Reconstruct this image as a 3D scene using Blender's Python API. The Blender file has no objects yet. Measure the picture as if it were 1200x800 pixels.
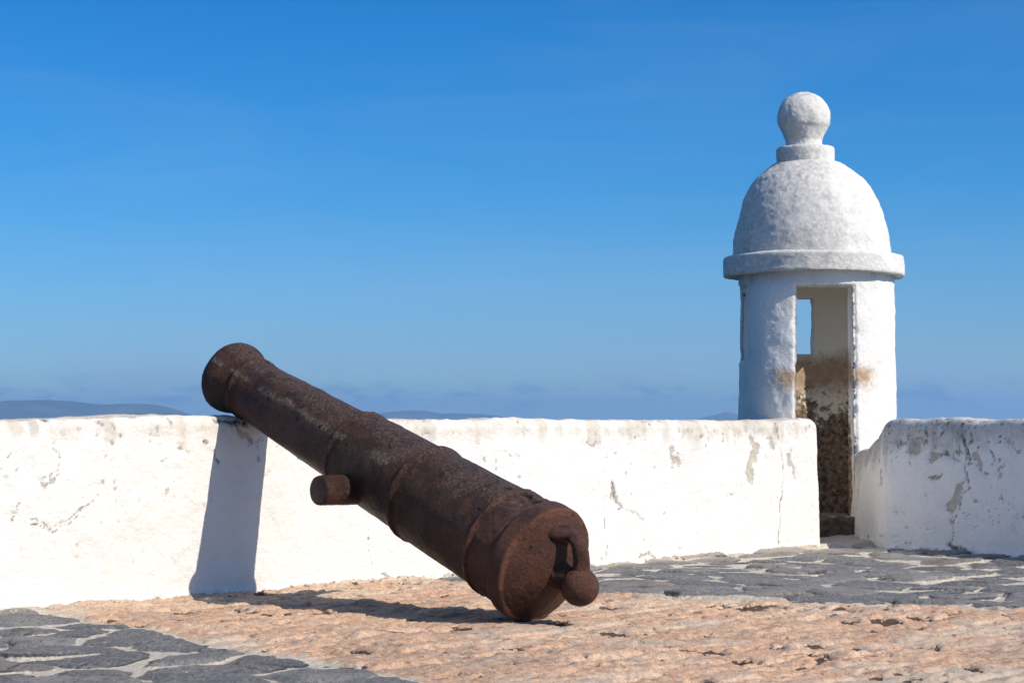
import bpy, math, random
import numpy as np

rng = np.random.default_rng(7)
random.seed(7)
SC = bpy.context.scene
COL = SC.collection
R = math.radians

# ------------------------------------------------------------------ scene helpers
def link(o, parent=None):
    COL.objects.link(o)
    if parent is not None:
        o.parent = parent
    return o

def mesh_np(name, V, F, mat, parent=None, attrs=None, smooth=True):
    """V (n,3), F (m,4) quads or list of polygons -> ONE mesh object."""
    me = bpy.data.meshes.new(name)
    V = np.asarray(V, np.float32)
    if isinstance(F, np.ndarray):
        k = F.shape[1]
        me.vertices.add(len(V)); me.vertices.foreach_set('co', V.ravel())
        me.loops.add(F.size); me.loops.foreach_set('vertex_index', F.astype(np.int32).ravel())
        me.polygons.add(len(F))
        me.polygons.foreach_set('loop_start', (np.arange(len(F)) * k).astype(np.int32))
        me.update(calc_edges=True)
        me.validate()
    else:
        me.from_pydata([tuple(map(float, v)) for v in V], [], F)
        me.update()
    if smooth:
        me.polygons.foreach_set('use_smooth', np.ones(len(me.polygons), bool))
    for an, arr in (attrs or {}).items():
        a = me.color_attributes.new(an, 'FLOAT_COLOR', 'POINT')
        c = np.ones((len(V), 4), np.float32); c[:, :arr.shape[1]] = arr
        a.data.foreach_set('color', c.ravel())
    me.materials.append(mat)
    o = bpy.data.objects.new(name, me)
    return link(o, parent)

def empty(name, loc):
    o = bpy.data.objects.new(name, None); o.location = loc
    o.empty_display_size = .2
    return link(o)

def tag(o, label=None, cat=None, group=None, kind=None):
    if label: o['label'] = label
    if cat: o['category'] = cat
    if group: o['group'] = group
    if kind: o['kind'] = kind
    return o

def grid_faces(nu, nv, wrap_u=False):
    """vertex index = i*nv + j"""
    i = np.arange(nu if wrap_u else nu - 1)[:, None]; j = np.arange(nv - 1)[None, :]
    i2 = (i + 1) % nu
    return np.stack([i * nv + j, i2 * nv + j, i2 * nv + j + 1, i * nv + j + 1], -1).reshape(-1, 4)

# ------------------------------------------------------------------ noise
def _hash(ix, iy, iz, seed):
    with np.errstate(over='ignore'):
        h = (ix.astype(np.uint32) * np.uint32(374761393) + iy.astype(np.uint32) * np.uint32(668265263)
             + iz.astype(np.uint32) * np.uint32(2246822519) + np.uint32(seed * 3266489917 & 0xffffffff))
        h = (h ^ (h >> np.uint32(13))) * np.uint32(1274126177)
        h = h ^ (h >> np.uint32(16))
    return (h & np.uint32(0xffffff)).astype(np.float32) / np.float32(0xffffff)

def vnoise(P, scale, seed=0):
    P = np.asarray(P, np.float32) / np.float32(scale)
    i = np.floor(P).astype(np.int64); f = P - i
    f = f * f * f * (f * (f * 6 - 15) + 10)
    out = 0
    for dx in (0, 1):
        wx = f[:, 0] if dx else 1 - f[:, 0]
        for dy in (0, 1):
            wy = f[:, 1] if dy else 1 - f[:, 1]
            for dz in (0, 1):
                wz = f[:, 2] if dz else 1 - f[:, 2]
                out = out + wx * wy * wz * _hash(i[:, 0] + dx, i[:, 1] + dy, i[:, 2] + dz, seed)
    return out * 2 - 1

def fbm(P, scale, octv=4, seed=0, gain=.5):
    a, s, t = 1., 0., 0.
    for k in range(octv):
        s = s + a * vnoise(P, scale / 2 ** k, seed + 17 * k); t += a; a *= gain
    return s / t

def sstep(a, b, x):
    t = np.clip((x - a) / (b - a), 0, 1); return t * t * (3 - 2 * t)

def seg_dist(px, py, pts):
    d = np.full(px.shape, 1e9, np.float32)
    for (x0, y0), (x1, y1) in zip(pts[:-1], pts[1:]):
        vx, vy = x1 - x0, y1 - y0
        t = np.clip(((px - x0) * vx + (py - y0) * vy) / (vx * vx + vy * vy + 1e-12), 0, 1)
        d = np.minimum(d, np.hypot(px - x0 - t * vx, py - y0 - t * vy))
    return d

# ------------------------------------------------------------------ node helpers
def new_mat(name):
    m = bpy.data.materials.new(name); m.use_nodes = True
    nt = m.node_tree; b = nt.nodes['Principled BSDF']
    return m, nt, b

def N(nt, typ, **kw):
    n = nt.nodes.new(typ)
    for k, v in kw.items():
        if k in n.inputs.keys() if hasattr(n.inputs, 'keys') else False:
            n.inputs[k].default_value = v
        else:
            setattr(n, k, v)
    return n

def noise(nt, vec, scale, detail=6, rough=.6, dist=0.):
    n = nt.nodes.new('ShaderNodeTexNoise')
    n.inputs['Scale'].default_value = scale; n.inputs['Detail'].default_value = detail
    n.inputs['Roughness'].default_value = rough; n.inputs['Distortion'].default_value = dist
    nt.links.new(vec, n.inputs['Vector'])
    return n.outputs['Fac']

def ramp(nt, fac, stops):
    n = nt.nodes.new('ShaderNodeValToRGB'); e = n.color_ramp.elements
    while len(e) < len(stops): e.new(.5)
    for x, (p, c) in zip(e, stops):
        x.position = p; x.color = (*c, 1) if not isinstance(c, (int, float)) else (c, c, c, 1)
    nt.links.new(fac, n.inputs['Fac'])
    return n.outputs['Color']

def mix(nt, fac, a, b, mode='MIX'):
    n = nt.nodes.new('ShaderNodeMix'); n.data_type = 'RGBA'; n.blend_type = mode
    if isinstance(fac, (int, float)): n.inputs[0].default_value = fac
    else: nt.links.new(fac, n.inputs[0])
    for s, v in ((6, a), (7, b)):
        if isinstance(v, tuple): n.inputs[s].default_value = (*v, 1)
        else: nt.links.new(v, n.inputs[s])
    return n.outputs[2]

def mth(nt, op, a, b=None, clamp=False):
    n = nt.nodes.new('ShaderNodeMath'); n.operation = op; n.use_clamp = clamp
    for s, v in ((0, a), (1, b)):
        if v is None: continue
        if isinstance(v, (int, float)): n.inputs[s].default_value = v
        else: nt.links.new(v, n.inputs[s])
    return n.outputs[0]

def attr(nt, name):
    n = nt.nodes.new('ShaderNodeAttribute'); n.attribute_name = name
    s = nt.nodes.new('ShaderNodeSeparateColor'); nt.links.new(n.outputs['Color'], s.inputs['Color'])
    return s.outputs

def objco(nt):
    return nt.nodes.new('ShaderNodeTexCoord').outputs['Object']

def stretched(nt, v, sc):
    n = nt.nodes.new('ShaderNodeMapping'); n.inputs['Scale'].default_value = sc
    nt.links.new(v, n.inputs['Vector']); return n.outputs['Vector']

def bump(nt, b, height, strength, dist=.01):
    n = nt.nodes.new('ShaderNodeBump'); n.inputs['Strength'].default_value = strength
    n.inputs['Distance'].default_value = dist
    nt.links.new(height, n.inputs['Height']); nt.links.new(n.outputs['Normal'], b.inputs['Normal'])

def setc(nt, b, col, rough=.8, spec=.3):
    if isinstance(col, tuple): b.inputs['Base Color'].default_value = (*col, 1)
    else: nt.links.new(col, b.inputs['Base Color'])
    if isinstance(rough, (int, float)): b.inputs['Roughness'].default_value = rough
    else: nt.links.new(rough, b.inputs['Roughness'])
    b.inputs['Specular IOR Level'].default_value = spec

# ------------------------------------------------------------------ materials
def mat_plaster(name, wash=(.70, .68, .635), grime=(.27, .25, .22), film=((.40, .33, .24), (.50, .44, .35))):
    """whitewash; attribute 'wear': R = bare render patch, G = crack, B = weathering"""
    m, nt, b = new_mat(name); v = objco(nt); R_, G_, B_ = attr(nt, 'wear')[:3]
    base = mix(nt, ramp(nt, noise(nt, v, 3.1, 5), [(.35, 0.), (.7, 1.)]), wash, tuple(c * .93 for c in wash))
    spk = ramp(nt, noise(nt, v, 48, 6, .75), [(.57, 0.), (.68, .9)])
    base = mix(nt, mth(nt, 'MULTIPLY', spk, .45), base, (.45, .40, .33))
    # weathering film breaking up in blotches
    wn = mth(nt, 'ADD', mth(nt, 'MULTIPLY', noise(nt, v, 9, 8, .68), 1.0), mth(nt, 'MULTIPLY', noise(nt, v, 55, 4, .7), .45))
    wf = ramp(nt, mth(nt, 'ADD', mth(nt, 'SUBTRACT', wn, 1.12), B_), [(0., 0.), (.62, 1.)])
    gcol = ramp(nt, noise(nt, v, 6, 6, .7), [(.34, film[0]), (.5, film[1]), (.68, grime)])
    base = mix(nt, mth(nt, 'MULTIPLY', wf, .78), base, gcol)
    # bare render
    pn = mth(nt, 'ADD', R_, mth(nt, 'ADD', mth(nt, 'MULTIPLY', mth(nt, 'SUBTRACT', noise(nt, v, 30, 8, .75), .5), 1.9), mth(nt, 'MULTIPLY', mth(nt, 'SUBTRACT', noise(nt, v, 110, 4, .7), .5), .8)))
    pf = ramp(nt, pn, [(.44, 0.), (.60, 1.)])
    pcol = ramp(nt, noise(nt, v, 22, 5), [(.3, (.30, .245, .18)), (.7, (.44, .38, .29))])
    base = mix(nt, mth(nt, 'MULTIPLY', pf, .72), base, pcol)
    base = mix(nt, mth(nt, 'MULTIPLY', G_, ramp(nt, noise(nt, v, 40, 5, .7), [(.36, 0.), (.52, 1.)])), base, (.07, .055, .045))
    setc(nt, b, base, .9, .15)
    h = mth(nt, 'ADD', mth(nt, 'MULTIPLY', noise(nt, v, 70, 6, .65), .5), mth(nt, 'MULTIPLY', noise(nt, v, 14, 5, .6), .9))
    h = mth(nt, 'SUBTRACT', h, mth(nt, 'MULTIPLY', pf, .25))
    bump(nt, b, h, .8, .014)
    return m

def mat_turret(name):
    """whitewashed masonry; 'wear': R = brown damp stain, G = black mould / lost plaster, B = grey lichen film plus left-side shade"""
    m, nt, b = new_mat(name); v = objco(nt); R_, G_, B_ = attr(nt, 'wear')[:3]
    base = mix(nt, ramp(nt, noise(nt, v, 2.6, 5), [(.35, 0.), (.7, 1.)]), (.71, .692, .65), (.65, .632, .59))
    base = mix(nt, attr(nt, 'lining')[0], base, (.86, .80, .67))
    ln = mth(nt, 'ADD', noise(nt, stretched(nt, v, (1, 1, .45)), 13, 9, .74), mth(nt, 'MULTIPLY', noise(nt, v, 60, 4, .7), .5))
    lf = ramp(nt, mth(nt, 'ADD', mth(nt, 'SUBTRACT', ln, 1.25), B_), [(0., 0.), (.6, 1.)])
    lcol = ramp(nt, noise(nt, v, 30, 6, .75), [(.35, (.24, .235, .22)), (.50, (.43, .42, .39)), (.64, (.62, .60, .55))])
    base = mix(nt, mth(nt, 'MULTIPLY', lf, .8), base, lcol)
    sn = mth(nt, 'ADD', mth(nt, 'SUBTRACT', mth(nt, 'ADD', noise(nt, v, 10, 8, .7), mth(nt, 'MULTIPLY', noise(nt, v, 45, 5, .75), .9)), 1.40), R_)
    sf = ramp(nt, sn, [(0., 0.), (.6, 1.)])
    scol = ramp(nt, noise(nt, v, 16, 6), [(.3, (.27, .14, .06)), (.6, (.42, .27, .15)), (.8, (.52, .40, .27))])
    base = mix(nt, mth(nt, 'MULTIPLY', sf, .85), base, scol)
    bn = mth(nt, 'ADD', mth(nt, 'MULTIPLY', mth(nt, 'SUBTRACT', noise(nt, v, 13, 9, .75), .5), 2.4), G_)
    bf = ramp(nt, bn, [(.42, 0.), (.58, 1.)])
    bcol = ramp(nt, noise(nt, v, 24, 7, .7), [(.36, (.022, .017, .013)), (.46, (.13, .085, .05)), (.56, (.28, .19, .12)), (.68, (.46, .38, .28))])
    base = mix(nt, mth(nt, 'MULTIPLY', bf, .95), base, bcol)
    setc(nt, b, base, .9, .15)
    h = mth(nt, 'ADD', mth(nt, 'MULTIPLY', noise(nt, v, 60, 7, .7), .6), mth(nt, 'MULTIPLY', noise(nt, v, 16, 5, .6), .8))
    bump(nt, b, h, .7, .014)
    return m

def mat_slate(name):
    """'pave': R = mortar, G = per stone value, B = sandy dust"""
    m, nt, b = new_mat(name); v = objco(nt); v2 = stretched(nt, v, (1, .30, 1)); R_, G_, B_ = attr(nt, 'pave')[:3]
    st = ramp(nt, G_, [(0., (.085, .088, .096)), (.3, (.15, .152, .157)), (.6, (.20, .197, .19)), (.85, (.27, .26, .24)), (1., (.26, .20, .15))])
    st = mix(nt, ramp(nt, noise(nt, v2, 70, 8, .8), [(.47, 0.), (.58, .8)]), st, (.36, .34, .31))
    st = mix(nt, ramp(nt, noise(nt, v2, 45, 8, .8), [(.53, 0.), (.60, .8)]), st, (.07, .072, .08))
    st = mix(nt, ramp(nt, noise(nt, v, 5, 6, .7), [(.40, 0.), (.62, .6)]), st, (.125, .125, .13))
    st = mix(nt, ramp(nt, noise(nt, v, 120, 3, .6), [(.6, 0.), (.7, .6)]), st, (.04, .04, .042))
    dn = mth(nt, 'ADD', B_, mth(nt, 'SUBTRACT', noise(nt, v, 18, 7, .7), .5))
    st = mix(nt, ramp(nt, dn, [(.42, 0.), (.85, .8)]), st, (.42, .37, .30))
    st = mix(nt, attr(nt, 'edge_shade_crack')[0], st, (.035, .033, .033))  # painted edge shadows, and cracks
    mo = ramp(nt, noise(nt, v, 60, 6, .7), [(.3, (.34, .295, .23)), (.5, (.58, .52, .43)), (.68, (.80, .73, .62))])
    mn = mth(nt, 'ADD', R_, mth(nt, 'MULTIPLY', mth(nt, 'SUBTRACT', noise(nt, v2, 50, 6, .75), .5), .9))
    col = mix(nt, ramp(nt, mn, [(.4, 0.), (.6, 1.)]), st, mo)
    setc(nt, b, col, .75, .3)
    bump(nt, b, noise(nt, v, 85, 8, .75), 1., .018)
    return m

def mat_pink(name):
    """'pave': R = sandy grit, G = hue, B = dark chip"""
    m, nt, b = new_mat(name); v = objco(nt); v2 = stretched(nt, v, (1, .30, 1)); R_, G_, B_ = attr(nt, 'pave')[:3]
    c = ramp(nt, G_, [(0., (.40, .25, .155)), (.35, (.59, .33, .19)), (.65, (.66, .39, .235)), (1., (.70, .51, .345))])
    c = mix(nt, ramp(nt, noise(nt, v, 26, 8, .72), [(.42, 0.), (.66, .7)]), c, (.68, .52, .38))
    c = mix(nt, ramp(nt, noise(nt, v2, 55, 8, .8), [(.50, 0.), (.60, .8)]), c, (.36, .235, .165))
    c = mix(nt, ramp(nt, noise(nt, v2, 130, 6, .8), [(.55, 0.), (.62, .9)]), c, (.80, .65, .50))
    c = mix(nt, ramp(nt, noise(nt, v2, 170, 5, .8), [(.56, 0.), (.62, .85)]), c, (.20, .14, .11))
    c = mix(nt, ramp(nt, noise(nt, stretched(nt, v, (.55, 1, 1)), 9, 8, .75), [(.54, 0.), (.62, .75)]), c, (.34, .30, .27))
    c = mix(nt, ramp(nt, noise(nt, stretched(nt, v, (.35, 1, 1)), 26, 6, .7, .4), [(.57, 0.), (.63, .8)]), c, (.20, .15, .125))
    gn = mth(nt, 'ADD', R_, mth(nt, 'MULTIPLY', mth(nt, 'SUBTRACT', noise(nt, v2, 60, 8, .8), .5), 2.))
    gc = ramp(nt, noise(nt, v2, 140, 5, .8), [(.35, (.44, .37, .29)), (.65, (.62, .51, .385))])
    c = mix(nt, ramp(nt, gn, [(.45, 0.), (.7, .85)]), c, gc)
    bn = mth(nt, 'ADD', B_, mth(nt, 'MULTIPLY', mth(nt, 'SUBTRACT', noise(nt, v2, 70, 5), .5), .7))
    c = mix(nt, ramp(nt, bn, [(.5, 0.), (.62, .9)]), c, (.05, .036, .03))
    setc(nt, b, c, .88, .2)
    bump(nt, b, noise(nt, v, 80, 9, .78), .8, .016)
    return m

def mat_rust(name):
    """'wear': R = grey crust, G = bright rust, both with edge highlights painted in, B = black pit"""
    m, nt, b = new_mat(name); v = objco(nt); R_, G_, B_ = attr(nt, 'wear')[:3]
    n1 = noise(nt, v, 9, 9, .7); n2 = noise(nt, v, 60, 7, .75); n3 = noise(nt, v, 130, 6, .8)
    c = ramp(nt, n1, [(.3, (.018, .011, .009)), (.46, (.036, .018, .013)), (.60, (.066, .030, .019)), (.74, (.032, .022, .020))])
    c = mix(nt, ramp(nt, mth(nt, 'ADD', G_, mth(nt, 'SUBTRACT', n2, .5)), [(.3, 0.), (.85, .85)]), c, (.150, .066, .042))
    c = mix(nt, ramp(nt, n2, [(.58, 0.), (.72, .55)]), c, (.03, .02, .018))
    c = mix(nt, ramp(nt, n3, [(.60, 0.), (.72, .30)]), c, (.17, .095, .06))
    c = mix(nt, ramp(nt, n3, [(.34, .6), (.43, 0.)]), c, (.014, .010, .009))
    gn = mth(nt, 'ADD', R_, mth(nt, 'MULTIPLY', mth(nt, 'SUBTRACT', n2, .5), 1.6))
    gf = ramp(nt, gn, [(.4, 0.), (.75, .85)])
    gc = ramp(nt, noise(nt, v, 75, 7, .8), [(.36, (.04, .030, .024)), (.52, (.115, .088, .072)), (.68, (.24, .20, .165))])
    c = mix(nt, gf, c, gc)
    c = mix(nt, B_, c, (.012, .009, .008))
    ro = ramp(nt, mth(nt, 'ADD', mth(nt, 'MULTIPLY', n2, .7), mth(nt, 'MULTIPLY', gf, .4)), [(.25, .30), (.8, .70)])
    setc(nt, b, c, ro, .14)
    h = mth(nt, 'ADD', mth(nt, 'MULTIPLY', n2, .8), mth(nt, 'MULTIPLY', n3, .45))
    h = mth(nt, 'ADD', h, mth(nt, 'MULTIPLY', noise(nt, v, 22, 6, .65), .8))
    bump(nt, b, h, 1., .014)
    return m

def mat_simple(name, c0, c1, scale, rough=.9, bs=.5, bd=.02):
    m, nt, b = new_mat(name); v = objco(nt); n = noise(nt, v, scale, 8, .7)
    setc(nt, b, ramp(nt, n, [(.3, c0), (.7, c1)]), rough, .2)
    bump(nt, b, n, bs, bd)
    return m

M_WALL = mat_plaster('whitewash_warm')
M_WALL2 = mat_plaster('whitewash_weathered', (.80, .775, .735), (.15, .14, .125), ((.34, .32, .28), (.40, .385, .355)))
M_TUR = mat_turret('turret_whitewash')
M_SLATE = mat_slate('slate_flagstone')
M_PINK = mat_pink('pink_brick_paving')
M_RUST = mat_rust('rusty_cast_iron')
M_STONE = mat_simple('dark_rubble_stone', (.035, .028, .022), (.20, .15, .10), 14, .9, .9, .03)
M_GRIT = mat_simple('pale_grit', (.22, .17, .13), (.56, .48, .38), 60)
M_HILL = mat_simple('hill_scrub', (.018, .034, .018), (.14, .145, .085), .006)
M_FORT = mat_simple('fort_masonry', (.34, .29, .23), (.48, .42, .34), 4)

# ------------------------------------------------------------------ layout (metres; camera at the origin, 0.95 m above the terrace)
W0 = np.array([-2.558, 9.992]); WD = np.array([.69318, .72077]); WN = np.array([.72077, -.69318])  # front line of the left wall
W_END = 7.0
D2 = np.array([.5882, -.80872]); A0 = np.array([2.846, 15.139])
TC = np.array([2.59, 16.92]); TR = .652                                        # turret

# ------------------------------------------------------------------ parapet walls
def wall_path(points, rad, step):
    """polyline with rounded corners, resampled; returns xy, arc length"""
    P = [np.array(p, float) for p in points]; out = [P[0]]
    for a, b, c, r in zip(P[:-2], P[1:-1], P[2:], rad):
        d0 = (a - b) / np.linalg.norm(a - b); d1 = (c - b) / np.linalg.norm(c - b)
        ang = math.acos(np.clip(d0 @ d1, -1, 1)); t = r / math.tan(ang / 2)
        p0, p1 = b + d0 * t, b + d1 * t
        for k in range(13):
            u = k / 12; out.append((1 - u) ** 2 * p0 + 2 * u * (1 - u) * b + u * u * p1)
    out.append(P[-1]); out = np.array(out)
    s = np.concatenate([[0], np.cumsum(np.linalg.norm(np.diff(out, axis=0), axis=1))])
    q = np.arange(0, s[-1], step)
    return np.stack([np.interp(q, s, out[:, 0]), np.interp(q, s, out[:, 1])], -1), q

def build_wall(name, xy, s, hfun, thick, wear_fun, mat, seed, batter=.03, back_depth=1.6, inward=1):
    tan = np.gradient(xy, axis=0); tan /= np.linalg.norm(tan, axis=1)[:, None]
    nrm = np.stack([tan[:, 1], -tan[:, 0]], -1)          # towards the viewer
    rf, rb = .065, .09
    prof = []                                            # (offset into the wall 0..thick, z factor, extra z)
    zz = np.concatenate([np.linspace(-.15, 0, 4)[:-1], np.linspace(0, 1, 96)])
    npf = len(zz); ph = np.linspace(0, math.pi / 2, 9)[1:]
    nu = len(xy)
    H = hfun(s)
    rows = []
    for z in zz: rows.append((np.zeros(nu), np.where(z > 0, z * (H - rf), z)))
    for p in ph: rows.append((np.full(nu, rf * (1 - math.cos(p))), H - rf + rf * math.sin(p)))
    for t in np.linspace(rf, thick - rb, 24)[1:]: rows.append((np.full(nu, t), H - .015 * (t - rf)))
    hb = H - .015 * (thick - rb - rf)
    for p in ph: rows.append((np.full(nu, thick - rb + rb * math.sin(p)), hb - rb + rb * math.cos(p)))
    for t in np.linspace(0, 1, 14)[1:]: rows.append((np.full(nu, thick), (hb - rb) * (1 - t) - back_depth * t))
    off = np.stack([r[0] for r in rows], 1); z = np.stack([r[1] for r in rows], 1)
    nv = off.shape[1]
    bat = batter * np.clip(1 - z / H[:, None], 0, 1)
    X = xy[:, None, 0] - nrm[:, None, 0] * (off - bat); Y = xy[:, None, 1] - nrm[:, None, 1] * (off - bat)
    V = np.stack([X, Y, z], -1).reshape(-1, 3)
    S = np.repeat(s, nv); O = off.ravel(); Z = z.ravel()
    # hand-laid unevenness along the outward direction
    out = np.stack([np.repeat(nrm[:, 0], nv), np.repeat(nrm[:, 1], nv), np.zeros(len(S))], -1)
    topness = sstep(0., rf, O) * (1 - sstep(thick - rb, thick, O))
    out = out * (1 - topness)[:, None] * np.where(O > thick * .6, -1, 1)[:, None]; out[:, 2] = topness
    d = .016 * fbm(V, .55, 3, seed) + .006 * fbm(V, .12, 4, seed + 3) + .0022 * fbm(V, .03, 2, seed + 8)
    rim = np.exp(-((Z - np.repeat(H, nv)) / .05) ** 2)
    d += rim * (.010 * fbm(V, .09, 3, seed + 21) - .006)
    Rr, G, B = wear_fun(S, Z, O, V, np.repeat(H, nv))
    d -= .008 * np.clip(Rr, 0, 1) + .010 * G
    V = V + out * d[:, None]
    foot = sstep(.05, -.02, Z) * (O < .02)               # crumbling toe
    V += out * (foot * (.012 + .022 * fbm(V, .07, 3, seed + 31)))[:, None]
    F = grid_faces(nu, nv)
    wear = np.stack([np.clip(Rr, 0, 1), np.clip(G, 0, 1), np.clip(B, 0, 1.2)], -1)
    return mesh_np(name, V, F, mat, None, {'wear': wear})

ext = 2.6   # the left wall goes on beyond the frame
pL = [W0 - WD * ext, W0 + WD * W_END, np.array([2.325, 16.36])]
xyL, sL = wall_path(pL, [.075], .0095)

def wear_left(S, Z, O, V, H):
    u = (S - ext) / 1.065
    jx = u + .07 * fbm(V, .11, 4, 101); jz = Z + .07 * fbm(V, .11, 4, 102)
    front = (O < .07)
    def patch(pts, r): return np.clip(1 - seg_dist(jx, jz, pts) / r, 0, 1)
    Rr = np.zeros(len(S), np.float32)
    for pts, r, k in [([(5.816, .832), (5.873, .733), (5.776, .629), (5.794, .524)], .055, 1.),
                      ([(4.95, .75), (5.034, .642)], .06, .75), ([(6.039, .82), (6.058, .749)], .05, .8),
                      ([(6.256, .70), (6.305, .557)], .05, .7), ([(4.355, .50), (4.44, .36)], .035, .8),
                      ([(.156, .436), (.274, .388), (.346, .437), (.466, .521), (.54, .554)], .018, .62),
                      ([(.269, .81), (.285, .701), (.224, .615)], .022, .55), ([(.075, .533), (.04, .406)], .03, .45),
                      ([(5.5, .43), (5.56, .41)], .02, .8), ([(.30, .67), (.22, .60)], .02, .6), ([(3.3, .78), (3.5, .74)], .03, .5),
                      ([(2.2, .86), (2.6, .83)], .03, .5), ([(4.1, .80), (4.3, .83)], .04, .5), ([(1.0, .80), (1.1, .78)], .02, .6),
                      ([(1.40, .93), (1.5, .84)], .035, .8)]:
        Rr = np.maximum(Rr, k * patch(pts, r))
    G = np.zeros(len(S), np.float32)
    jx2 = u + .035 * fbm(V, .10, 4, 111); jz2 = Z + .035 * fbm(V, .10, 4, 112)
    for pts, w in [([(4.355, .535), (4.378, .453)], .012), ([(4.378, .453), (4.412, .367), (4.519, .346), (4.661, .301)], .0045),
                   ([(6.109, .93), (6.156, .717), (6.184, .528), (6.123, .341), (6.08, .03)], .0045), ([(4.3, .45), (4.29, .02)], .002),
                   ([(4.601, .027), (4.702, .05), (4.744, .007)], .006), ([(1.254, .787), (1.265, .73)], .007),
                   ([(1.19, .84), (1.21, .82)], .010), ([(.156, .436), (.274, .388), (.346, .437), (.466, .521)], .0035),
                   ([(2.405, .03), (2.514, .006)], .006), ([(.229, .954), (.248, .941)], .010), ([(1.27, .965), (1.45, .935)], .014),
                   ([(3.02, .30), (3.03, .02)], .002), ([(2.3, .32), (2.32, .02)], .0018)]:
        G = np.maximum(G, sstep(w * 1.6, w * .4, seg_dist(jx2, jz2, pts) + .004 * np.abs(fbm(V, .03, 2, 115))))
    pits = sstep(.52, .66, fbm(V, .035, 2, 130)) * sstep(.1, .5, fbm(V, .5, 2, 131) + sstep(.5, .9, Z) * .5)
    G = np.maximum(G, .6 * pits)
    toe = sstep(.035, .0, Z + .02 * fbm(V, .1, 3, 140)) * sstep(-.2, .5, fbm(V, .4, 2, 141))
    Rr = np.maximum(Rr, toe * .95)
    fall = .22 + .16 * fbm(V * [1, 1, .3], .5, 3, 150)
    B = .72 * sstep(H - fall, H - .03, Z) + .32 * sstep(.05, .09, O)
    B += .30 * sstep(.1, .6, fbm(V, .6, 3, 151)) * sstep(.3, .8, Z) * sstep(3.0, 4.5, u)
    B += .12 * sstep(.2, .6, fbm(V, .4, 3, 152))
    B += .62 * sstep(.10 + .06 * fbm(V, .2, 3, 153), .0, Z) * sstep(-.3, .3, fbm(V, .3, 3, 154)) * front
    B += .30 * sstep(.12, .5, fbm(np.stack([S, Z * .10, Z * 0], -1), .09, 4, 155)) * sstep(.35, .9, Z) * front
    return Rr * front, G * front, B

hL = lambda s: .968 + .016 * np.exp(-((s - ext - 1.0) / .8) ** 2) + .006 * np.sin(s * 2.1) - .005 + \
    .012 * sstep(0.2, -.6, s - ext)
wallL = build_wall('parapet_wall', xyL, sL, hL, .52, wear_left, M_WALL, 11)
tag(wallL, 'long sunlit whitewashed parapet wall behind the cannon, catching its shadow', 'wall', 'whitewashed parapet walls', 'thing')

pR = [np.array([2.815, 16.36]), A0 + np.array([-.01, .0]), A0 + D2 * 5.5]
xyR, sR = wall_path(pR, [.30], .0095)
cR = np.argmin(np.linalg.norm(xyR - A0, axis=1)); sA0 = sR[cR]
def wear_right(S, Z, O, V, H):
    u = (S - sA0) / 1.08
    jx = u + .08 * fbm(V, .11, 4, 201); jz = Z + .08 * fbm(V, .11, 4, 202)
    brk = .45 + .75 * sstep(-.35, .25, fbm(V, .05, 4, 260, .65))
    def patch(pts, r): return np.clip(1 - seg_dist(jx, jz, pts) / r, 0, 1) * brk
    Rr = np.zeros(len(S), np.float32)
    for pts, r, k in [([(.70, .50), (.66, .346), (.60, .207)], .06, 1.), ([(.43, .685), (.67, .676)], .055, .95),
                      ([(.16, .775), (.36, .779)], .085, .8), ([(.82, .70), (.888, .588)], .05, .85), ([(.401, .526), (.478, .541)], .03, .8),
                      ([(1.0, .60), (1.02, .56)], .04, .7), ([(.85, .36), (.86, .33)], .03, .7), ([(.2, .66), (.25, .6)], .03, .6),
                      ([(-.1, .6), (-.08, .45)], .05, .6), ([(1.1, .82), (1.2, .74)], .06, .8), ([(.05, .3), (.15, .24)], .04, .5)]:
        Rr = np.maximum(Rr, k * patch(pts, r))
    G = np.zeros(len(S), np.float32)
    jx2 = u + .035 * fbm(V, .10, 4, 211); jz2 = Z + .035 * fbm(V, .10, 4, 212)
    for pts, w in [([(.672, .95), (.727, .596), (.762, .474), (.663, .284), (.607, .03)], .0036), ([(.60, .05), (.64, .02), (.75, .01)], .022),
                   ([(.70, .80), (.75, .66)], .010), ([(.93, .74), (.97, .66)], .006), ([(.4, .55), (.48, .54)], .006)]:
        G = np.maximum(G, sstep(w * 1.6, w * .4, seg_dist(jx2, jz2, pts) + .004 * np.abs(fbm(V, .03, 2, 215))))
    pits = sstep(.45, .6, fbm(V, .04, 2, 230)) * sstep(.0, .5, fbm(V, .4, 2, 231) + sstep(.5, .95, Z) * .6)
    G = np.maximum(G, .75 * pits)
    G = np.maximum(G, .8 * sstep(.36, .50, fbm(V, .022, 3, 232)) * sstep(-.1, .4, fbm(V, .25, 3, 233) + .6 * sstep(.45, .95, Z) - .25))
    toe = sstep(.05, .0, Z + .03 * fbm(V, .1, 3, 240)) * sstep(-.2, .5, fbm(V, .4, 2, 241))
    Rr = np.maximum(Rr, toe * .9)
    fall = .26 + .2 * fbm(V * [1, 1, .3], .4, 3, 250)
    B = .5 * sstep(.12, .0, Z) * sstep(-.3, .3, fbm(V, .3, 3, 254)) + .95 * sstep(H - fall * 1.35, H - .02, Z) + .35 * sstep(.05, .09, O) + .02 + .30 * sstep(.0, .6, fbm(V, .35, 4, 252)) + .34 * sstep(.05, .5, fbm(np.stack([S, Z * .12, Z * 0], -1), .10, 4, 253)) * sstep(.25, .8, Z)
    return Rr, G, B
def hR(s):
    u = s - sA0
    return .965 - .20 * sstep(.10, -1.0, u) - .05 * sstep(-.05, -.4, u) + .012 * sstep(.2, 1.3, u) + .006 * np.sin(s * 5) + .006 * np.sin(s * 11.3)
wallR = build_wall('parapet_wall', xyR, sR, hR, .50, wear_right, M_WALL2, 57, batter=.05)
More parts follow.
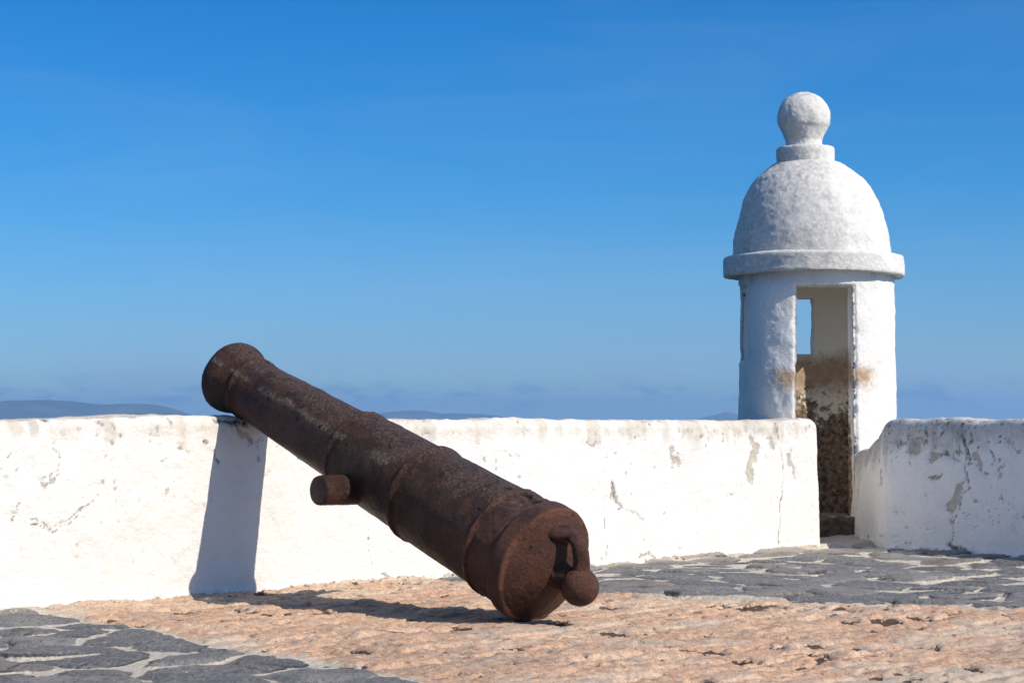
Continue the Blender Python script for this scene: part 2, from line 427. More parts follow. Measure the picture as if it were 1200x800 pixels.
tag(wallR, 'shaded grey stained parapet wall with a long crack, right of the turret doorway', 'wall', 'whitewashed parapet walls', 'thing')

# ------------------------------------------------------------------ paving
x0, x1, y0, y1 = -5.2, 6.6, 5.3, 17.0
gx = np.arange(x0, x1, .0105)
gy = y0 + (y1 - y0) * np.linspace(0, 1, 800) ** 1.15
GX, GY = np.meshgrid(gx, gy, indexing='ij'); nx, ny = GX.shape
PX, PY = GX.ravel().astype(np.float32), GY.ravel().astype(np.float32)
P3 = np.stack([PX, PY, np.zeros_like(PX)], -1)
sideL = (PX - W0[0]) * WN[0] + (PY - W0[1]) * WN[1]               # >0 = terrace side of the left wall
n2 = np.array([D2[1], -D2[0]])
sideR = (PX - A0[0]) * n2[0] + (PY - A0[1]) * n2[1]
keep = (sideL > -.25) & ((sideR > -.25) | ((PX < 2.95) & (PY > 14.8)))
keep |= (PX > 2.2) & (PX < 2.95) & (PY > 14.8)
# boundary between the pink strip and the flagstones
wob = .10 * fbm(P3, .5, 3, 301) + .04 * fbm(P3, .12, 2, 302)
bl = (PX + 2.27) * .818 + (PY - 10.037) * .575                    # to the right of the left edge line
cut = np.interp(PX, [-.7, -.41, .1, .466, 1.4, 2.559, 6.6], [12.4, 11.9, 11.1, 10.92, 10.5, 10.0, 8.3])
is_pink = (bl + wob > 0) & (PY < cut + wob * .8)
# flagstones : jittered voronoi, warped
def voronoi(px, py, cell, jit, seed):
    cx, cy = np.floor(px / cell).astype(np.int64), np.floor(py / cell).astype(np.int64)
    f1 = np.full(px.shape, 9., np.float32); f2 = f1.copy(); idv = np.zeros_like(f1); tx = np.zeros_like(f1); ty = np.zeros_like(f1)
    for i in (-1, 0, 1):
        for j in (-1, 0, 1):
            a, b_ = cx + i, cy + j; z = np.zeros_like(a)
            sx = (a + .5 + jit * (_hash(a, b_, z, seed) - .5)) * cell; sy = (b_ + .5 + jit * (_hash(a, b_, z, seed + 1) - .5)) * cell
            d = np.abs(px - sx) ** 1.6 + np.abs(py - sy) ** 1.6
            d = d ** (1 / 1.6)
            nearer = d < f1
            f2 = np.where(nearer, f1, np.minimum(f2, d)); idv = np.where(nearer, _hash(a, b_, z, seed + 2), idv)
            tx = np.where(nearer, px - sx, tx); ty = np.where(nearer, py - sy, ty)
            f1 = np.where(nearer, d, f1)
    return f1, f2, idv, tx, ty
wx = PX + .075 * fbm(P3, .45, 3, 311); wy = PY + .075 * fbm(P3, .45, 3, 312)
ca, sa = math.cos(.35), math.sin(.35)
f1, f2, sid, tx, ty = voronoi((wx * ca + wy * sa) * .80, (-wx * sa + wy * ca) * 1.0, .36, .95, 5)
edge = (f2 - f1) + .016 * fbm(P3, .09, 4, 320, .6)
mort_w = .040 + .036 * fbm(P3, .5, 2, 321) + .02 * sstep(11., 13., PY)
mortar = sstep(mort_w + .012, mort_w - .012, edge)
stone_h = .010 * (sid - .5) * 1.6 + (tx * (np.sin(sid * 91) * .05) + ty * (np.cos(sid * 57) * .05))
hs = .008 + stone_h - .012 * sstep(.07, 0.01, edge - mort_w) + .005 * fbm(P3, .16, 5, 330, .6) + .003 * np.round(2.0 * fbm(P3, .3, 4, 332)) + .002 * fbm(P3, .03, 3, 331)
hm = -.012 + .010 * fbm(P3, .15, 4, 333) + .004 * fbm(P3, .04, 2, 335)
h_sl = hs * (1 - mortar) + hm * mortar
dust = .32 + .35 * fbm(P3, .7, 3, 336) + .5 * sstep(.35, .0, sideL) + .35 * sstep(13., 15., PY)
# pink brick on edge, worn: rows along the wall direction
U = PX * WD[0] + PY * WD[1]; Vv = PX * WN[0] + PY * WN[1]
Vw = Vv + .03 * fbm(P3, .5, 3, 341)
row = Vw / .15; ri = np.floor(row).astype(np.int64); rf_ = row - ri
ul = U / .46 + _hash(ri, ri * 0, ri * 0, 9) * 3; ci = np.floor(ul).astype(np.int64); uf = ul - ci
bid = _hash(ri, ci, ri * 0, 10)
jd = np.minimum(np.minimum(rf_, 1 - rf_) * .15, np.minimum(uf, 1 - uf) * .46) + .016 * fbm(P3, .09, 4, 342, .65)
joint = sstep(.026, .004, jd)
wearv = fbm(P3, .8, 3, 343)
PS = np.stack([U * .28, Vv, np.zeros_like(U)], -1)
h_pk = .002 + (bid - .5) * .014 - joint * (.010 + .010 * wearv) + .016 * fbm(PS, .09, 5, 345, .65) + .014 * fbm(P3, .22, 5, 346, .65) + .007 * fbm(P3, .04, 3, 347)
chip = sstep(.28, .42, fbm(PS, .065, 4, 348, .65)) * sstep(-.15, .25, fbm(P3, .4, 3, 349))
rp = np.random.default_rng(23)
for k in range(230):
    if k < 90: qx = rp.uniform(-1.6, 2.6); qy = np.interp(qx, [-.7, -.41, .1, .466, 1.4, 2.559], [12., 11.7, 11., 10.8, 10.4, 9.9]) - abs(rp.normal(0, .55)) - .05
    else: qx = rp.uniform(-2.0, 2.6); qy = rp.uniform(7.1, 10.6)
    ra = rp.choice([.010, .014, .02, .028, .045]) * rp.uniform(.8, 1.3); rb2 = ra * rp.uniform(1.2, 3.); th_ = rp.normal(.25, .35)
    sel_ = np.where((np.abs(PX - qx) < .2) & (np.abs(PY - qy) < .2))[0]
    if not len(sel_): continue
    dx, dy = PX[sel_] - qx, PY[sel_] - qy; e1 = dx * math.cos(th_) + dy * math.sin(th_); e2 = -dx * math.sin(th_) + dy * math.cos(th_)
    r_e = np.hypot(e1 / (ra * 1.5), e2 / rb2) + .55 * fbm(P3[sel_], .035, 3, 380 + k)
    chip[sel_] = np.maximum(chip[sel_], sstep(1.1, .7, r_e))
h_pk -= chip * .022
grit = .42 * joint * sstep(-.5, .3, wearv) + .75 * sstep(-.05, .40, fbm(P3, .45, 5, 350, .6)) - .1 + .6 * sstep(.16, .0, sideL)
# sandy patches: bottom right of the strip, and the mortar bed under the breech
for (qx, qy, qr) in [(1.75, 7.4, .45), (.32, 9.42, .16), (.95, 8.8, .12), (-.2, 8.1, .1)]:
    grit += .8 * sstep(qr, qr * .4, np.hypot(PX - qx, (PY - qy) * .8) + .08 * fbm(P3, .15, 3, 352))
bsoft = np.minimum(bl + wob, cut + wob * .8 - PY)             # metres inside the strip
mk = sstep(-.05, .05, bsoft); Zg = h_pk * mk + h_sl * (1 - mk) - .006 * np.exp(-(bsoft / .04) ** 2) + .016 * (1 - mk) * sstep(-.6, -.0, bsoft) * (1 - mortar) * (bl > .3)
sand_b = sstep(.085, .02, np.abs(bl + wob) + .05 * fbm(P3, .10, 3, 355)) + .8 * sstep(.05, .0, np.abs(bsoft) + .09 * fbm(P3, .35, 3, 356) + .02)
Zg += .012 * fbm(P3, 1.6, 2, 360)
toe = sstep(.12, .0, sideL + .05 * fbm(P3, .2, 2, 361)); Zg += .012 * toe
# keep the bed under the breech at the level the iron rests on
near = sstep(.5, .2, np.hypot(PX - .05, PY - 9.6)); Zg = Zg * (1 - .5 * near)
V = np.stack([PX, PY, Zg], -1)
F = grid_faces(nx, ny)
fc = F[:, [0, 2]]
fk = keep[F].all(1); fp = is_pink[F].sum(1) >= 2
pave_s = np.stack([np.clip(mortar + .9 * toe + sand_b, 0, 1), sid, np.clip(dust, 0, 1)], -1)
hue = np.clip(.5 + .75 * (bid - .5) + .55 * fbm(PS, .35, 4, 370), 0, 1)
crev = sstep(.012, .0, jd) * sstep(.02, .35, fbm(P3, .3, 4, 371)) * .62
pave_p = np.stack([np.clip(grit + .7 * sand_b, 0, 1), hue, np.maximum(chip, crev)], -1)
edge_shade_crack = np.exp(-((edge - mort_w - .004) / .012) ** 2) * sstep(-.05, .35, fbm(P3, .25, 4, 375))  # shadow lines under the stone edges, painted dark
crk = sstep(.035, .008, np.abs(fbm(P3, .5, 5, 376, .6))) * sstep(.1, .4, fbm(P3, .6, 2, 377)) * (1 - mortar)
shade_crack_mask = np.clip(np.maximum(edge_shade_crack, .8 * crk), 0, 1)
def sub_mesh(name, sel, pave, mat):
    f = F[sel]; used, inv = np.unique(f, return_inverse=True)
    return mesh_np(name, V[used], inv.reshape(f.shape), mat, None, {'pave': pave[used], 'edge_shade_crack': np.repeat(shade_crack_mask[used, None], 3, 1)})
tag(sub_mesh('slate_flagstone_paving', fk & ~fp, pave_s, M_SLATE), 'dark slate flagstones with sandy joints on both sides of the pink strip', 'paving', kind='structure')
tag(sub_mesh('pink_brick_path', fk & fp, pave_p, M_PINK), 'worn pink brick strip running under the cannon to the wall', 'path', kind='structure')

# fort platform carrying the terrace (its top lies under the paving)
c_left = W0 - WD * 6 - WN * .45; c_mid = np.array([2.35, 14.4]) ; c_r = A0 + D2 * 9 - n2 * .45
poly = [c_left, np.array([2.05, 15.8]), np.array([2.3, 17.]), np.array([2.9, 17.]), np.array([3.2, 15.5]), c_r, np.array([9., -12.]), np.array([-12., -12.])]
vb = [(p[0], p[1], -.06) for p in poly] + [(p[0] * 1.02, p[1] * 1.02, -11.) for p in poly]
n = len(poly)
fb = [list(range(n - 1, -1, -1))] + [[i, (i + 1) % n, n + (i + 1) % n, n + i] for i in range(n)]
tag(mesh_np('fort_terrace', vb, fb, M_FORT, smooth=False), 'masonry platform of the fort under the paving', 'terrace', kind='structure')

# loose grit gathered along the wall foot and in the joints
gv, gf = [], []
def pebble(x, y, z, r):
    k = len(gv)
    for a in range(5):
        an = a * 2 * math.pi / 5 + random.random()
        gv.append((x + r * math.cos(an) * random.uniform(.7, 1.3), y + r * math.sin(an) * random.uniform(.7, 1.3), z - r * .2))
    gv.append((x + random.uniform(-.3, .3) * r, y + random.uniform(-.3, .3) * r, z + r * random.uniform(.5, .9)))
    for a in range(5): gf.append([k + a, k + (a + 1) % 5, k + 5])
def zat(x, y):
    i = min(max(int(round((x - x0) / .0105)), 0), nx - 1); j = int(np.argmin(np.abs(gy - y))); return float(Zg[i * ny + j])
for _ in range(700):
    u = random.uniform(-1, 6.9); d = abs(random.gauss(0, .07)) + .035
    p = W0 + WD * u + WN * d; pebble(p[0], p[1], zat(*p), random.choice([.004, .006, .006, .009, .013]))
for _ in range(260):
    u = random.uniform(.1, 3.5); d = abs(random.gauss(0, .06)) + .06
    p = A0 + D2 * u + n2 * d; pebble(p[0], p[1], zat(*p), random.choice([.005, .007, .010, .014]))
for _ in range(900):
    x = random.uniform(-2.2, 3); y = random.uniform(7.2, 10.9)
    pebble(x, y, zat(x, y), random.choice([.003, .004, .005, .007]))
g = mesh_np('loose_grit', gv, gf, M_GRIT, smooth=False)
tag(g, 'pale loose grit and small stones scattered along the wall foot', 'grit', kind='stuff')

# ------------------------------------------------------------------ sentry turret
turret = empty('sentry_turret', (TC[0], TC[1], 0))
tag(turret, 'white domed sentry turret with ball finial and open doorway in the fort corner', 'sentry turret')

ZD0, ZD1 = .17, 2.055        # door
# theta measured from -Y (towards the terrace) to +X
openings = [(-23.3, 19.5, ZD0, ZD1, -29.0, 20.4),          # door: outer from/to, z, inner from/to
            (175.8, 222.0, 1.535, 2.02, 175.0, 223.0),     # seaward window
            (255.0, 289.0, 1.465, 2.09, 257.0, 287.0),     # window on the left flank
            (80.0, 113.0, 1.25, 2.12, 82., 111.)]           # unseen window on the right flank, enlarged to light the interior
def fill(knots, step):
    out = []
    for a, b in zip(knots[:-1], knots[1:]):
        k = max(2, int(math.ceil((b - a) / step)) + 1); out += list(np.linspace(a, b, k)[:-1])
    return np.array(out)
tk = sorted([t for o in openings for t in o[:2]]); tk = tk + [tk[0] + 360]
th = fill(tk, 1.1)
zk = sorted({z for o in openings for z in o[2:4]} | {-.6, 2.20}); zr = np.append(fill(zk, .014), zk[-1])
ko = sorted([(o[0], o[4]) for o in openings] + [(o[1], o[5]) for o in openings]); ko.append((ko[0][0] + 360, ko[0][1] + 360))
th_in = np.interp(th, [k[0] for k in ko], [k[1] for k in ko])
nt_, nz = len(th), len(zr)
TH, ZZ = np.meshgrid(th, zr, indexing='ij')
def wrap(a): return (a + 180) % 360 - 180
def edge_dist(T, Z):
    """distance (m) to the nearest opening outline, on the wall surface"""
    d = np.full(T.shape, 9.)
    for o in openings:
        c, hw = (o[0] + o[1]) / 2, (o[1] - o[0]) / 2
        ax = (np.abs(wrap(T - c)) - hw) * R(1) * TR; az = np.abs(Z - (o[2] + o[3]) / 2) - (o[3] - o[2]) / 2
        d = np.minimum(d, np.hypot(np.maximum(ax, 0), np.maximum(az, 0)))
    return d
ed = edge_dist(TH, ZZ)
soft = lambda d, r: np.where(d < r, r - np.sqrt(np.maximum(r * r - (r - d) ** 2, 0)), 0)
taper = .016 * (1 - np.clip(ZZ / 2.2, 0, 1))
wt = wrap(TH)
facet = np.zeros_like(TH)                                   # the pier left of the door is trowelled nearly flat
sel = (wt > -46) & (wt < -10)
facet[sel] = .055 * np.clip((-10 - wt[sel]) / 34, 0, 1)
facet += np.where(wt <= -46, .055 * sstep(-72, -44, wt), 0) * (wt > -73)
ro = TR + taper - soft(ed, .028) + facet * sstep(2.2, 1.95, ZZ)
ri = TR - .150 + soft(ed, .02)
def cyl(r, T, Z): return np.stack([r * np.sin(np.radians(T)), -r * np.cos(np.radians(T)), Z], -1)
Vo = cyl(ro, TH, ZZ).reshape(-1, 3)
Vi = cyl(ri, np.repeat(th_in[:, None], nz, 1), ZZ).reshape(-1, 3)
dis = .012 * fbm(Vo, .30, 3, 401) + .0065 * fbm(Vo * [1, 1, .6], .075, 4, 402) + .003 * fbm(Vo, .025, 2, 403)
Vo += cyl(np.ones_like(TH), TH, ZZ * 0).reshape(-1, 3) * dis[:, None]
edn = np.exp(-(ed.ravel() / .05) ** 2)
tang = np.stack([np.cos(np.radians(TH)), np.sin(np.radians(TH)), TH * 0], -1).reshape(-1, 3)
Vo += tang * ((.011 * fbm(Vo, .16, 3, 407) + .008 * fbm(Vo, .05, 3, 408)) * edn)[:, None]
chipd = sstep(.25, .5, fbm(Vo, .07, 3, 409)) * np.exp(-(ed.ravel() / .025) ** 2)
Vo -= cyl(np.ones_like(TH), TH, ZZ * 0).reshape(-1, 3) * (.022 * chipd)[:, None]
disi = .012 * fbm(Vi, .25, 3, 404) + .006 * fbm(Vi, .07, 3, 405)
Vi -= cyl(np.ones_like(TH), np.repeat(th_in[:, None], nz, 1), ZZ * 0).reshape(-1, 3) * disi[:, None]
def inside(tc, zc):
    m = np.zeros(tc.shape, bool)
    for o in openings:
        c, hw = (o[0] + o[1]) / 2, (o[1] - o[0]) / 2
        m |= (np.abs(wrap(tc - c)) < hw) & (zc > o[2]) & (zc < o[3])
    return m
tc = (th + np.append(th[1:], th[0] + 360)) / 2; zc = (zr[1:] + zr[:-1]) / 2
TCc, ZCc = np.meshgrid(tc, zc, indexing='ij'); hole = inside(TCc, ZCc)
Fg = grid_faces(nt_, nz, True).reshape(nt_, nz - 1, 4)
Fo = Fg[~hole]; no = len(Vo); Fi = Fg[~hole][:, ::-1] + no
# reveals (jambs, heads, sills) joining outer and inner skins, with subdivisions
Vr, Fr = [], []
edges = []
for i in range(nt_):
    for j in range(nz - 1):
        if hole[i, j]:
            i2 = (i + 1) % nt_
            a, b_, c, d = i * nz + j, i2 * nz + j, i2 * nz + j + 1, i * nz + j + 1
            if not hole[(i - 1) % nt_, j]: edges.append((d, a))
            if not hole[i2, j]: edges.append((b_, c))
            if j == 0 or not hole[i, j - 1]: edges.append((a, b_))
            if j == nz - 2 or not hole[i, j + 1]: edges.append((c, d))
base_n = 2 * no; NS = 10; vid = {}; extra = []
def chain(vi):
    if vi not in vid:
        ids = [vi]
        for k in range(1, NS):
            t = k / NS; p = Vo[vi] * (1 - t) + Vi[vi] * t
            extra.append(p); ids.append(base_n + len(extra) - 1)
        ids.append(vi + no); vid[vi] = ids
    return vid[vi]
for a, b_ in edges:
    ca_, cb = chain(a), chain(b_)
    for k in range(NS): Fr.append([cb[k], ca_[k], ca_[k + 1], cb[k + 1]])
Vx = np.array(extra)
Vall = np.concatenate([Vo, Vi, Vx])
Fall = np.concatenate([Fo, Fi, np.array(Fr)])
# staining
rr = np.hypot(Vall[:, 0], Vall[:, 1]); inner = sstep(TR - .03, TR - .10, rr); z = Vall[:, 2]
tt = np.degrees(np.arctan2(Vall[:, 0], -Vall[:, 1]))
nb = fbm(Vall, .30, 4, 410)
band_in = np.exp(-((z - 1.38 - .06 * nb) / .17) ** 2)
doorside = np.exp(-((np.abs(tt - (-2)) - 27) / 11) ** 2)
out_st = np.exp(-((z - 1.30 - .08 * nb) / .16) ** 2) * (.45 + .65 * doorside) * (np.abs(tt) < 75)
rim_st = sstep(.05, .0, edge_dist(tt, z)) * .5 * sstep(.5, 1.2, z) * (np.abs(tt) < 60)
Rw = inner * (.95 * band_in + .14 + .2 * sstep(1.75, 1.3, z)) + (1 - inner) * np.maximum(out_st, rim_st)
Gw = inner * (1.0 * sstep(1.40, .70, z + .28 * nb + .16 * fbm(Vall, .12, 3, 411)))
Gw += .35 * (1 - inner) * np.exp(-((z - 1.46) / .05) ** 2) * np.exp(-((tt + 92) / 6) ** 2)
Bw = (1 - inner) * (.22 + .22 * nb + .25 * sstep(-20, -60, tt)) + inner * .02  # grey film, denser towards the left flank
bounce_clean = np.clip(sstep(-168, -156, tt) * (tt < -40), 0, 1) * inner      # unseen left flank kept free of mould to bounce light inside
Rw = Rw * (1 - .8 * bounce_clean); Gw = Gw * (1 - .85 * bounce_clean)
streak = sstep(.0, .5, fbm(np.stack([tt / 60, tt * 0, z * .18], -1), .16, 4, 415)) * sstep(1.2, 2.15, z) * (1 - inner)
Bw = Bw + .40 * streak + .35 * (1 - inner) * sstep(2.05, 2.17, z + .05 * nb)
body = mesh_np('body', Vall, Fall, M_TUR, turret, {'wear': np.stack([np.clip(Rw, 0, 1.2), np.clip(Gw, 0, 1.2), np.clip(Bw, 0, 1)], -1), 'lining': np.stack([inner, inner, inner], -1)})

# footing drum outside the fort, inner floor, ceiling
def lathe(name, prof, mat, parent, cx=0, cy=0, seg=160, amp=(.010, .006, .002), seed=0, wear=None, step=.012, lean=0):
    P = np.array(prof, float); s = np.concatenate([[0], np.cumsum(np.hypot(*np.diff(P, axis=0).T))])
    q = np.linspace(0, s[-1], max(8, int(s[-1] / step)))
    r = np.interp(q, s, P[:, 0]); z = np.interp(q, s, P[:, 1])
    k = np.ones(3) / 3                                  # soften the arrises
    rp = np.convolve(np.pad(r, 1, 'edge'), k, 'valid'); zp = np.convolve(np.pad(z, 1, 'edge'), k, 'valid'); rp[0], rp[-1] = r[0], r[-1]
    dr, dz = np.gradient(rp), np.gradient(zp); L = np.hypot(dr, dz) + 1e-9
    nr, nzv = dz / L, -dr / L
    a = np.linspace(0, 2 * math.pi, seg, endpoint=False)
    A, _ = np.meshgrid(a, q, indexing='ij')
    V = np.stack([rp * np.cos(A) + 0, rp * np.sin(A), np.broadcast_to(zp, A.shape)], -1).reshape(-1, 3)
    d = 1.5 * amp[0] * fbm(V, .75, 2, seed + 2) + amp[0] * fbm(V, .30, 3, seed) + amp[1] * fbm(V, .08, 4, seed + 5) + amp[2] * fbm(V, .025, 2, seed + 9)
    NN = np.stack([nr * np.cos(A), nr * np.sin(A), np.broadcast_to(nzv, A.shape)], -1).reshape(-1, 3)
    V = V + NN * d[:, None] * np.clip(np.hypot(V[:, 0], V[:, 1]) / .03, 0, 1)[:, None]
    V[:, 0] += cx + lean * (V[:, 2] - zp.min()); V[:, 1] += cy
    F = grid_faces(seg, len(q), True)
    W = wear(V) if wear else np.zeros((len(V), 3))
    return mesh_np(name, V, F, mat, parent, {'wear': np.clip(W, 0, 1.2), 'lining': np.zeros((len(V), 3))})

def lichen_shade(k, lo=0.):
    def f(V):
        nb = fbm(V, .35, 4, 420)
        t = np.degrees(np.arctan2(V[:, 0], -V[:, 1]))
        b = k + .15 + .34 * nb + .34 * sstep(45, -40, t)  # lichen noise, with painted shade darkening the left side
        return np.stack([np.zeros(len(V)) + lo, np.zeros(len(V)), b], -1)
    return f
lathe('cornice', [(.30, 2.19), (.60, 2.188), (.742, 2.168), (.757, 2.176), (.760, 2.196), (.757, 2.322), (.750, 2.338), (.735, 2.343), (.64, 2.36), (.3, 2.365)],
      M_TUR, turret, -.03, 0, 220, (.009, .005, .003), 431, lichen_shade(.60, .22), .008)
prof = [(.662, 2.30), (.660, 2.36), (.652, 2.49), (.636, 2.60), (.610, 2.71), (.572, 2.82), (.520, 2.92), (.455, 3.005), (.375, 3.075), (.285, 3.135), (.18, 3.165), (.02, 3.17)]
lathe('dome', prof, M_TUR, turret, -.035, 0, 220, (.013, .008, .003), 441, lichen_shade(.56), .012, -.04)
lathe('finial_base', [(.02, 3.11), (.235, 3.115), (.243, 3.135), (.243, 3.255), (.236, 3.272), (.205, 3.280), (.05, 3.284)], M_TUR, turret, -.083, 0, 120, (.006, .005, .002), 451, lichen_shade(.58, .15), .008)
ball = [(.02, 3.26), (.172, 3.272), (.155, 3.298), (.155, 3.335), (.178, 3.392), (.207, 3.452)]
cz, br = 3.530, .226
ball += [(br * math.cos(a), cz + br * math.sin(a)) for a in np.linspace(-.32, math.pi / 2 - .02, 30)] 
lathe('finial_ball', ball, M_TUR, turret, -.098, 0, 140, (.007, .007, .003), 461, lichen_shade(.56), .008)
lathe('corbel_footing', [(.60, -.20), (.668, -.21), (.665, -.55), (.62, -.9), (.45, -1.5), (.2, -2.1), (.02, -2.3)][::-1], M_TUR, turret, 0, 0, 96, (.012, .006, .002), 471, lichen_shade(.5), .03)
lathe('inner_floor', [(.53, .10), (.53, .155), (.3, .16), (.02, .16)], M_GRIT, turret, 0, 0, 64, (.008, .01, .004), 481, None, .02)

def rough_block(name, lx, ly, lz, loc, mat, parent, seed, rot=0, amp=.022):
    """hand-cut stone: subdivided box with rounded, chipped faces"""
    n = 26; f = []
    def face(o, a, b):
        u, v = np.meshgrid(np.linspace(-1, 1, n), np.linspace(-1, 1, n), indexing='ij')
        return (np.array(o)[None, None] + u[..., None] * np.array(a) + v[..., None] * np.array(b)).reshape(-1, 3)
    faces = [((0, 0, 1), (1, 0, 0), (0, 1, 0)), ((0, 0, -1), (0, 1, 0), (1, 0, 0)), ((0, -1, 0), (1, 0, 0), (0, 0, 1)),
             ((0, 1, 0), (0, 0, 1), (1, 0, 0)), ((1, 0, 0), (0, 1, 0), (0, 0, 1)), ((-1, 0, 0), (0, 0, 1), (0, 1, 0))]
    Vs = np.concatenate([face(*q) for q in faces])
    Fs = np.concatenate([grid_faces(n, n) + k * n * n for k in range(6)])
    half = np.array([lx, ly, lz]) / 2; V = Vs * half
    core = np.clip(V, -half + .03, half - .03); dv = V - core; L = np.linalg.norm(dv, axis=1)[:, None] + 1e-9
    V = core + dv / L * np.minimum(L, .03)
    d = dv / L
    V = V + d * (amp * fbm(V + seed, .16, 4, seed))[:, None]
    c, s = math.cos(rot), math.sin(rot); V = np.stack([V[:, 0] * c - V[:, 1] * s, V[:, 0] * s + V[:, 1] * c, V[:, 2]], -1) + np.array(loc)
    return mesh_np(name, V, Fs, mat, parent)
rough_block('doorstep', .66, .36, .20, (-.03, -.58, .065), M_STONE, turret, 3, .05, .06)

# ------------------------------------------------------------------ cannon
B0 = np.array([.1446, 9.535, .268]); AX = np.array([-.6640, .6559, .3590]); AX /= np.linalg.norm(AX)
TV = np.array([-AX[1], -AX[0] * -1, 0]); TV = np.array([AX[1], -AX[0], 0]); TV /= np.linalg.norm(TV)
if TV[1] > 0: TV = -TV                                      # trunnion direction, towards the viewer's left
UV = np.cross(AX, TV); UV = UV if UV[2] > 0 else -UV
cannon = empty('cannon', (.0, 9.62, 0))
tag(cannon, 'rusty old iron cannon with its muzzle propped on the white wall', 'cannon')
CO = np.array([.0, 9.62, 0.])
def cw(s, o, t): return B0 + np.multiply.outer(s, AX) + np.multiply.outer(o, UV) + np.multiply.outer(t, TV) - CO

def iron_attr(V, s, up, kind='barrel'):
    """grey crust along the back of the gun, bright rust near the breech, pits, painted edge highlights"""
    nb = fbm(V, .16, 4, 501)
    crust = sstep(.30, .95, up + .35 * nb) * .52 * sstep(.0, .06, s)
    crust += .75 * np.exp(-((up - .52 - .12 * fbm(V, .3, 3, 502)) / .10) ** 2) * sstep(.25, .9, s + .3 * nb) * sstep(-.3, .3, fbm(V, .1, 3, 503))
    rust = sstep(.95, -.05, s) * .42 + .06 * sstep(.02, -.02, s) + .22 * nb + .22 * sstep(.2, .7, fbm(V, .45, 3, 504))
    rr_ = np.hypot(V[:, 1], V[:, 2])
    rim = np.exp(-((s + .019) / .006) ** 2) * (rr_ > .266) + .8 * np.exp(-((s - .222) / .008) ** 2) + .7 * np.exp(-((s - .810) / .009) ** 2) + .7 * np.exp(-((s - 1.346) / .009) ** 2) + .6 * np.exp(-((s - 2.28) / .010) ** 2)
    rim = rim * sstep(-.4, .2, fbm(V, .07, 3, 508))          # highlights painted on the raised edges as lighter rust
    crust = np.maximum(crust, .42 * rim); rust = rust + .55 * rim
    pit = sstep(.56, .70, fbm(V, .030, 2, 505)) * sstep(0., .5, fbm(V, .2, 2, 506) + .5 * crust) * .8
    return np.stack([np.clip(crust, 0, 1), np.clip(rust, 0, 1), np.clip(pit, 0, 1)], -1)

prof = [(-.132, .0), (-.132, .055), (-.118, .098), (-.092, .155), (-.062, .212), (-.034, .256), (-.023, .271), (-.021, .286), (-.014, .2945), (-.004, .2985), (.048, .2995), (.058, .2975), (.063, .290), (.067, .2785),
        (.078, .279), (.20, .2755), (.206, .2765), (.210, .2825), (.222, .2865), (.234, .2825), (.239, .270), (.26, .2690), (.785, .2545), (.790, .2595), (.799, .2660), (.815, .2670),
        (.825, .2600), (.830, .2460), (.86, .2440), (1.330, .2245), (1.337, .2310), (1.354, .2320), (1.361, .2250), (1.366, .208), (1.38, .2045), (1.40, .201), (2.245, .1655), (2.260, .1665), (2.267, .1755),
        (2.282, .1770), (2.295, .172), (2.305, .1655), (2.335, .170), (2.38, .1835), (2.42, .1965), (2.448, .2025), (2.470, .2015), (2.487, .194), (2.495, .182), (2.496, .105), (2.490, .088),
        (2.44, .083), (1.6, .082), (1.58, .0)]
P = np.array(prof); ss = np.concatenate([[0], np.cumsum(np.hypot(*np.diff(P, axis=0).T))])
q = np.linspace(0, ss[-1], int(ss[-1] / .0062)); ps = np.interp(q, ss, P[:, 0]); pr = np.interp(q, ss, P[:, 1])
seg = 288; aa = np.linspace(0, 2 * math.pi, seg, endpoint=False)
A, S_ = np.meshgrid(aa, ps, indexing='ij'); RR = np.broadcast_to(pr, A.shape)
loc0 = np.stack([S_, RR * np.cos(A), RR * np.sin(A)], -1).reshape(-1, 3)    # (axis, up, left)
dsg, drg = np.gradient(ps), np.gradient(pr); LL = np.hypot(dsg, drg) + 1e-9
nS, nR = -drg / LL, dsg / LL
nS, nR = nS * 1, nR * 1
NL = np.stack([np.broadcast_to(nS, A.shape), nR * np.cos(A), nR * np.sin(A)], -1).reshape(-1, 3)
upn = np.cos(A).ravel(); sfl = S_.ravel()
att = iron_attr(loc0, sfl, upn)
d = .0030 * fbm(loc0, .11, 4, 511) + .0016 * fbm(loc0, .03, 3, 512) + .006 * fbm(loc0, .7, 2, 513)
flake = sstep(.12, .30, fbm(loc0, .10, 4, 514)) * att[:, 0]
d += .0045 * flake - .006 * att[:, 2]
# chipped mouldings
mould = np.exp(-((sfl - .226) / .02) ** 2) + np.exp(-((sfl - .815) / .02) ** 2) + np.exp(-((sfl - 1.345) / .02) ** 2) + np.exp(-((sfl - 2.28) / .025) ** 2)
d -= mould * np.clip(.0035 * (fbm(loc0, .12, 3, 515) + .1), 0, 1) * 2
# vent field: worn pan and touch hole on top, just ahead of the base ring
la = sfl; lo = np.degrees(np.arctan2(np.sin(A), np.cos(A))).ravel() * R(1) * .28
for (vs, vo, vr, dep) in [(.098, .045, .036, .034), (.165, .035, .032, .020), (.29, .03, .022, .010)]:
    m = sstep(vr, vr * .45, np.hypot((la - vs) * .8, lo - vo) + .006 * fbm(loc0, .03, 2, 520))
    d -= dep * m; att[:, 2] = np.maximum(att[:, 2], m * (.95 if dep > .012 else .8)); 
pan = sstep(.085, .06, np.abs(lo - .02)) * sstep(.07, .085, la) * sstep(.23, .21, la)
d += .009 * pan * (1 - att[:, 2])
loc = loc0 + NL * d[:, None]
V = cw(np.interp(loc[:, 0], [-.3, 0, .067, .221, .807, 1.359, 2.29, 2.467, 2.6], [-.3, 0, .080, .249, .862, 1.437, 2.405, 2.589, 2.722]), loc[:, 1], loc[:, 2])
mesh_np('barrel', V, grid_faces(seg, len(q), True)[:, ::-1], M_RUST, cannon, {'wear': att})

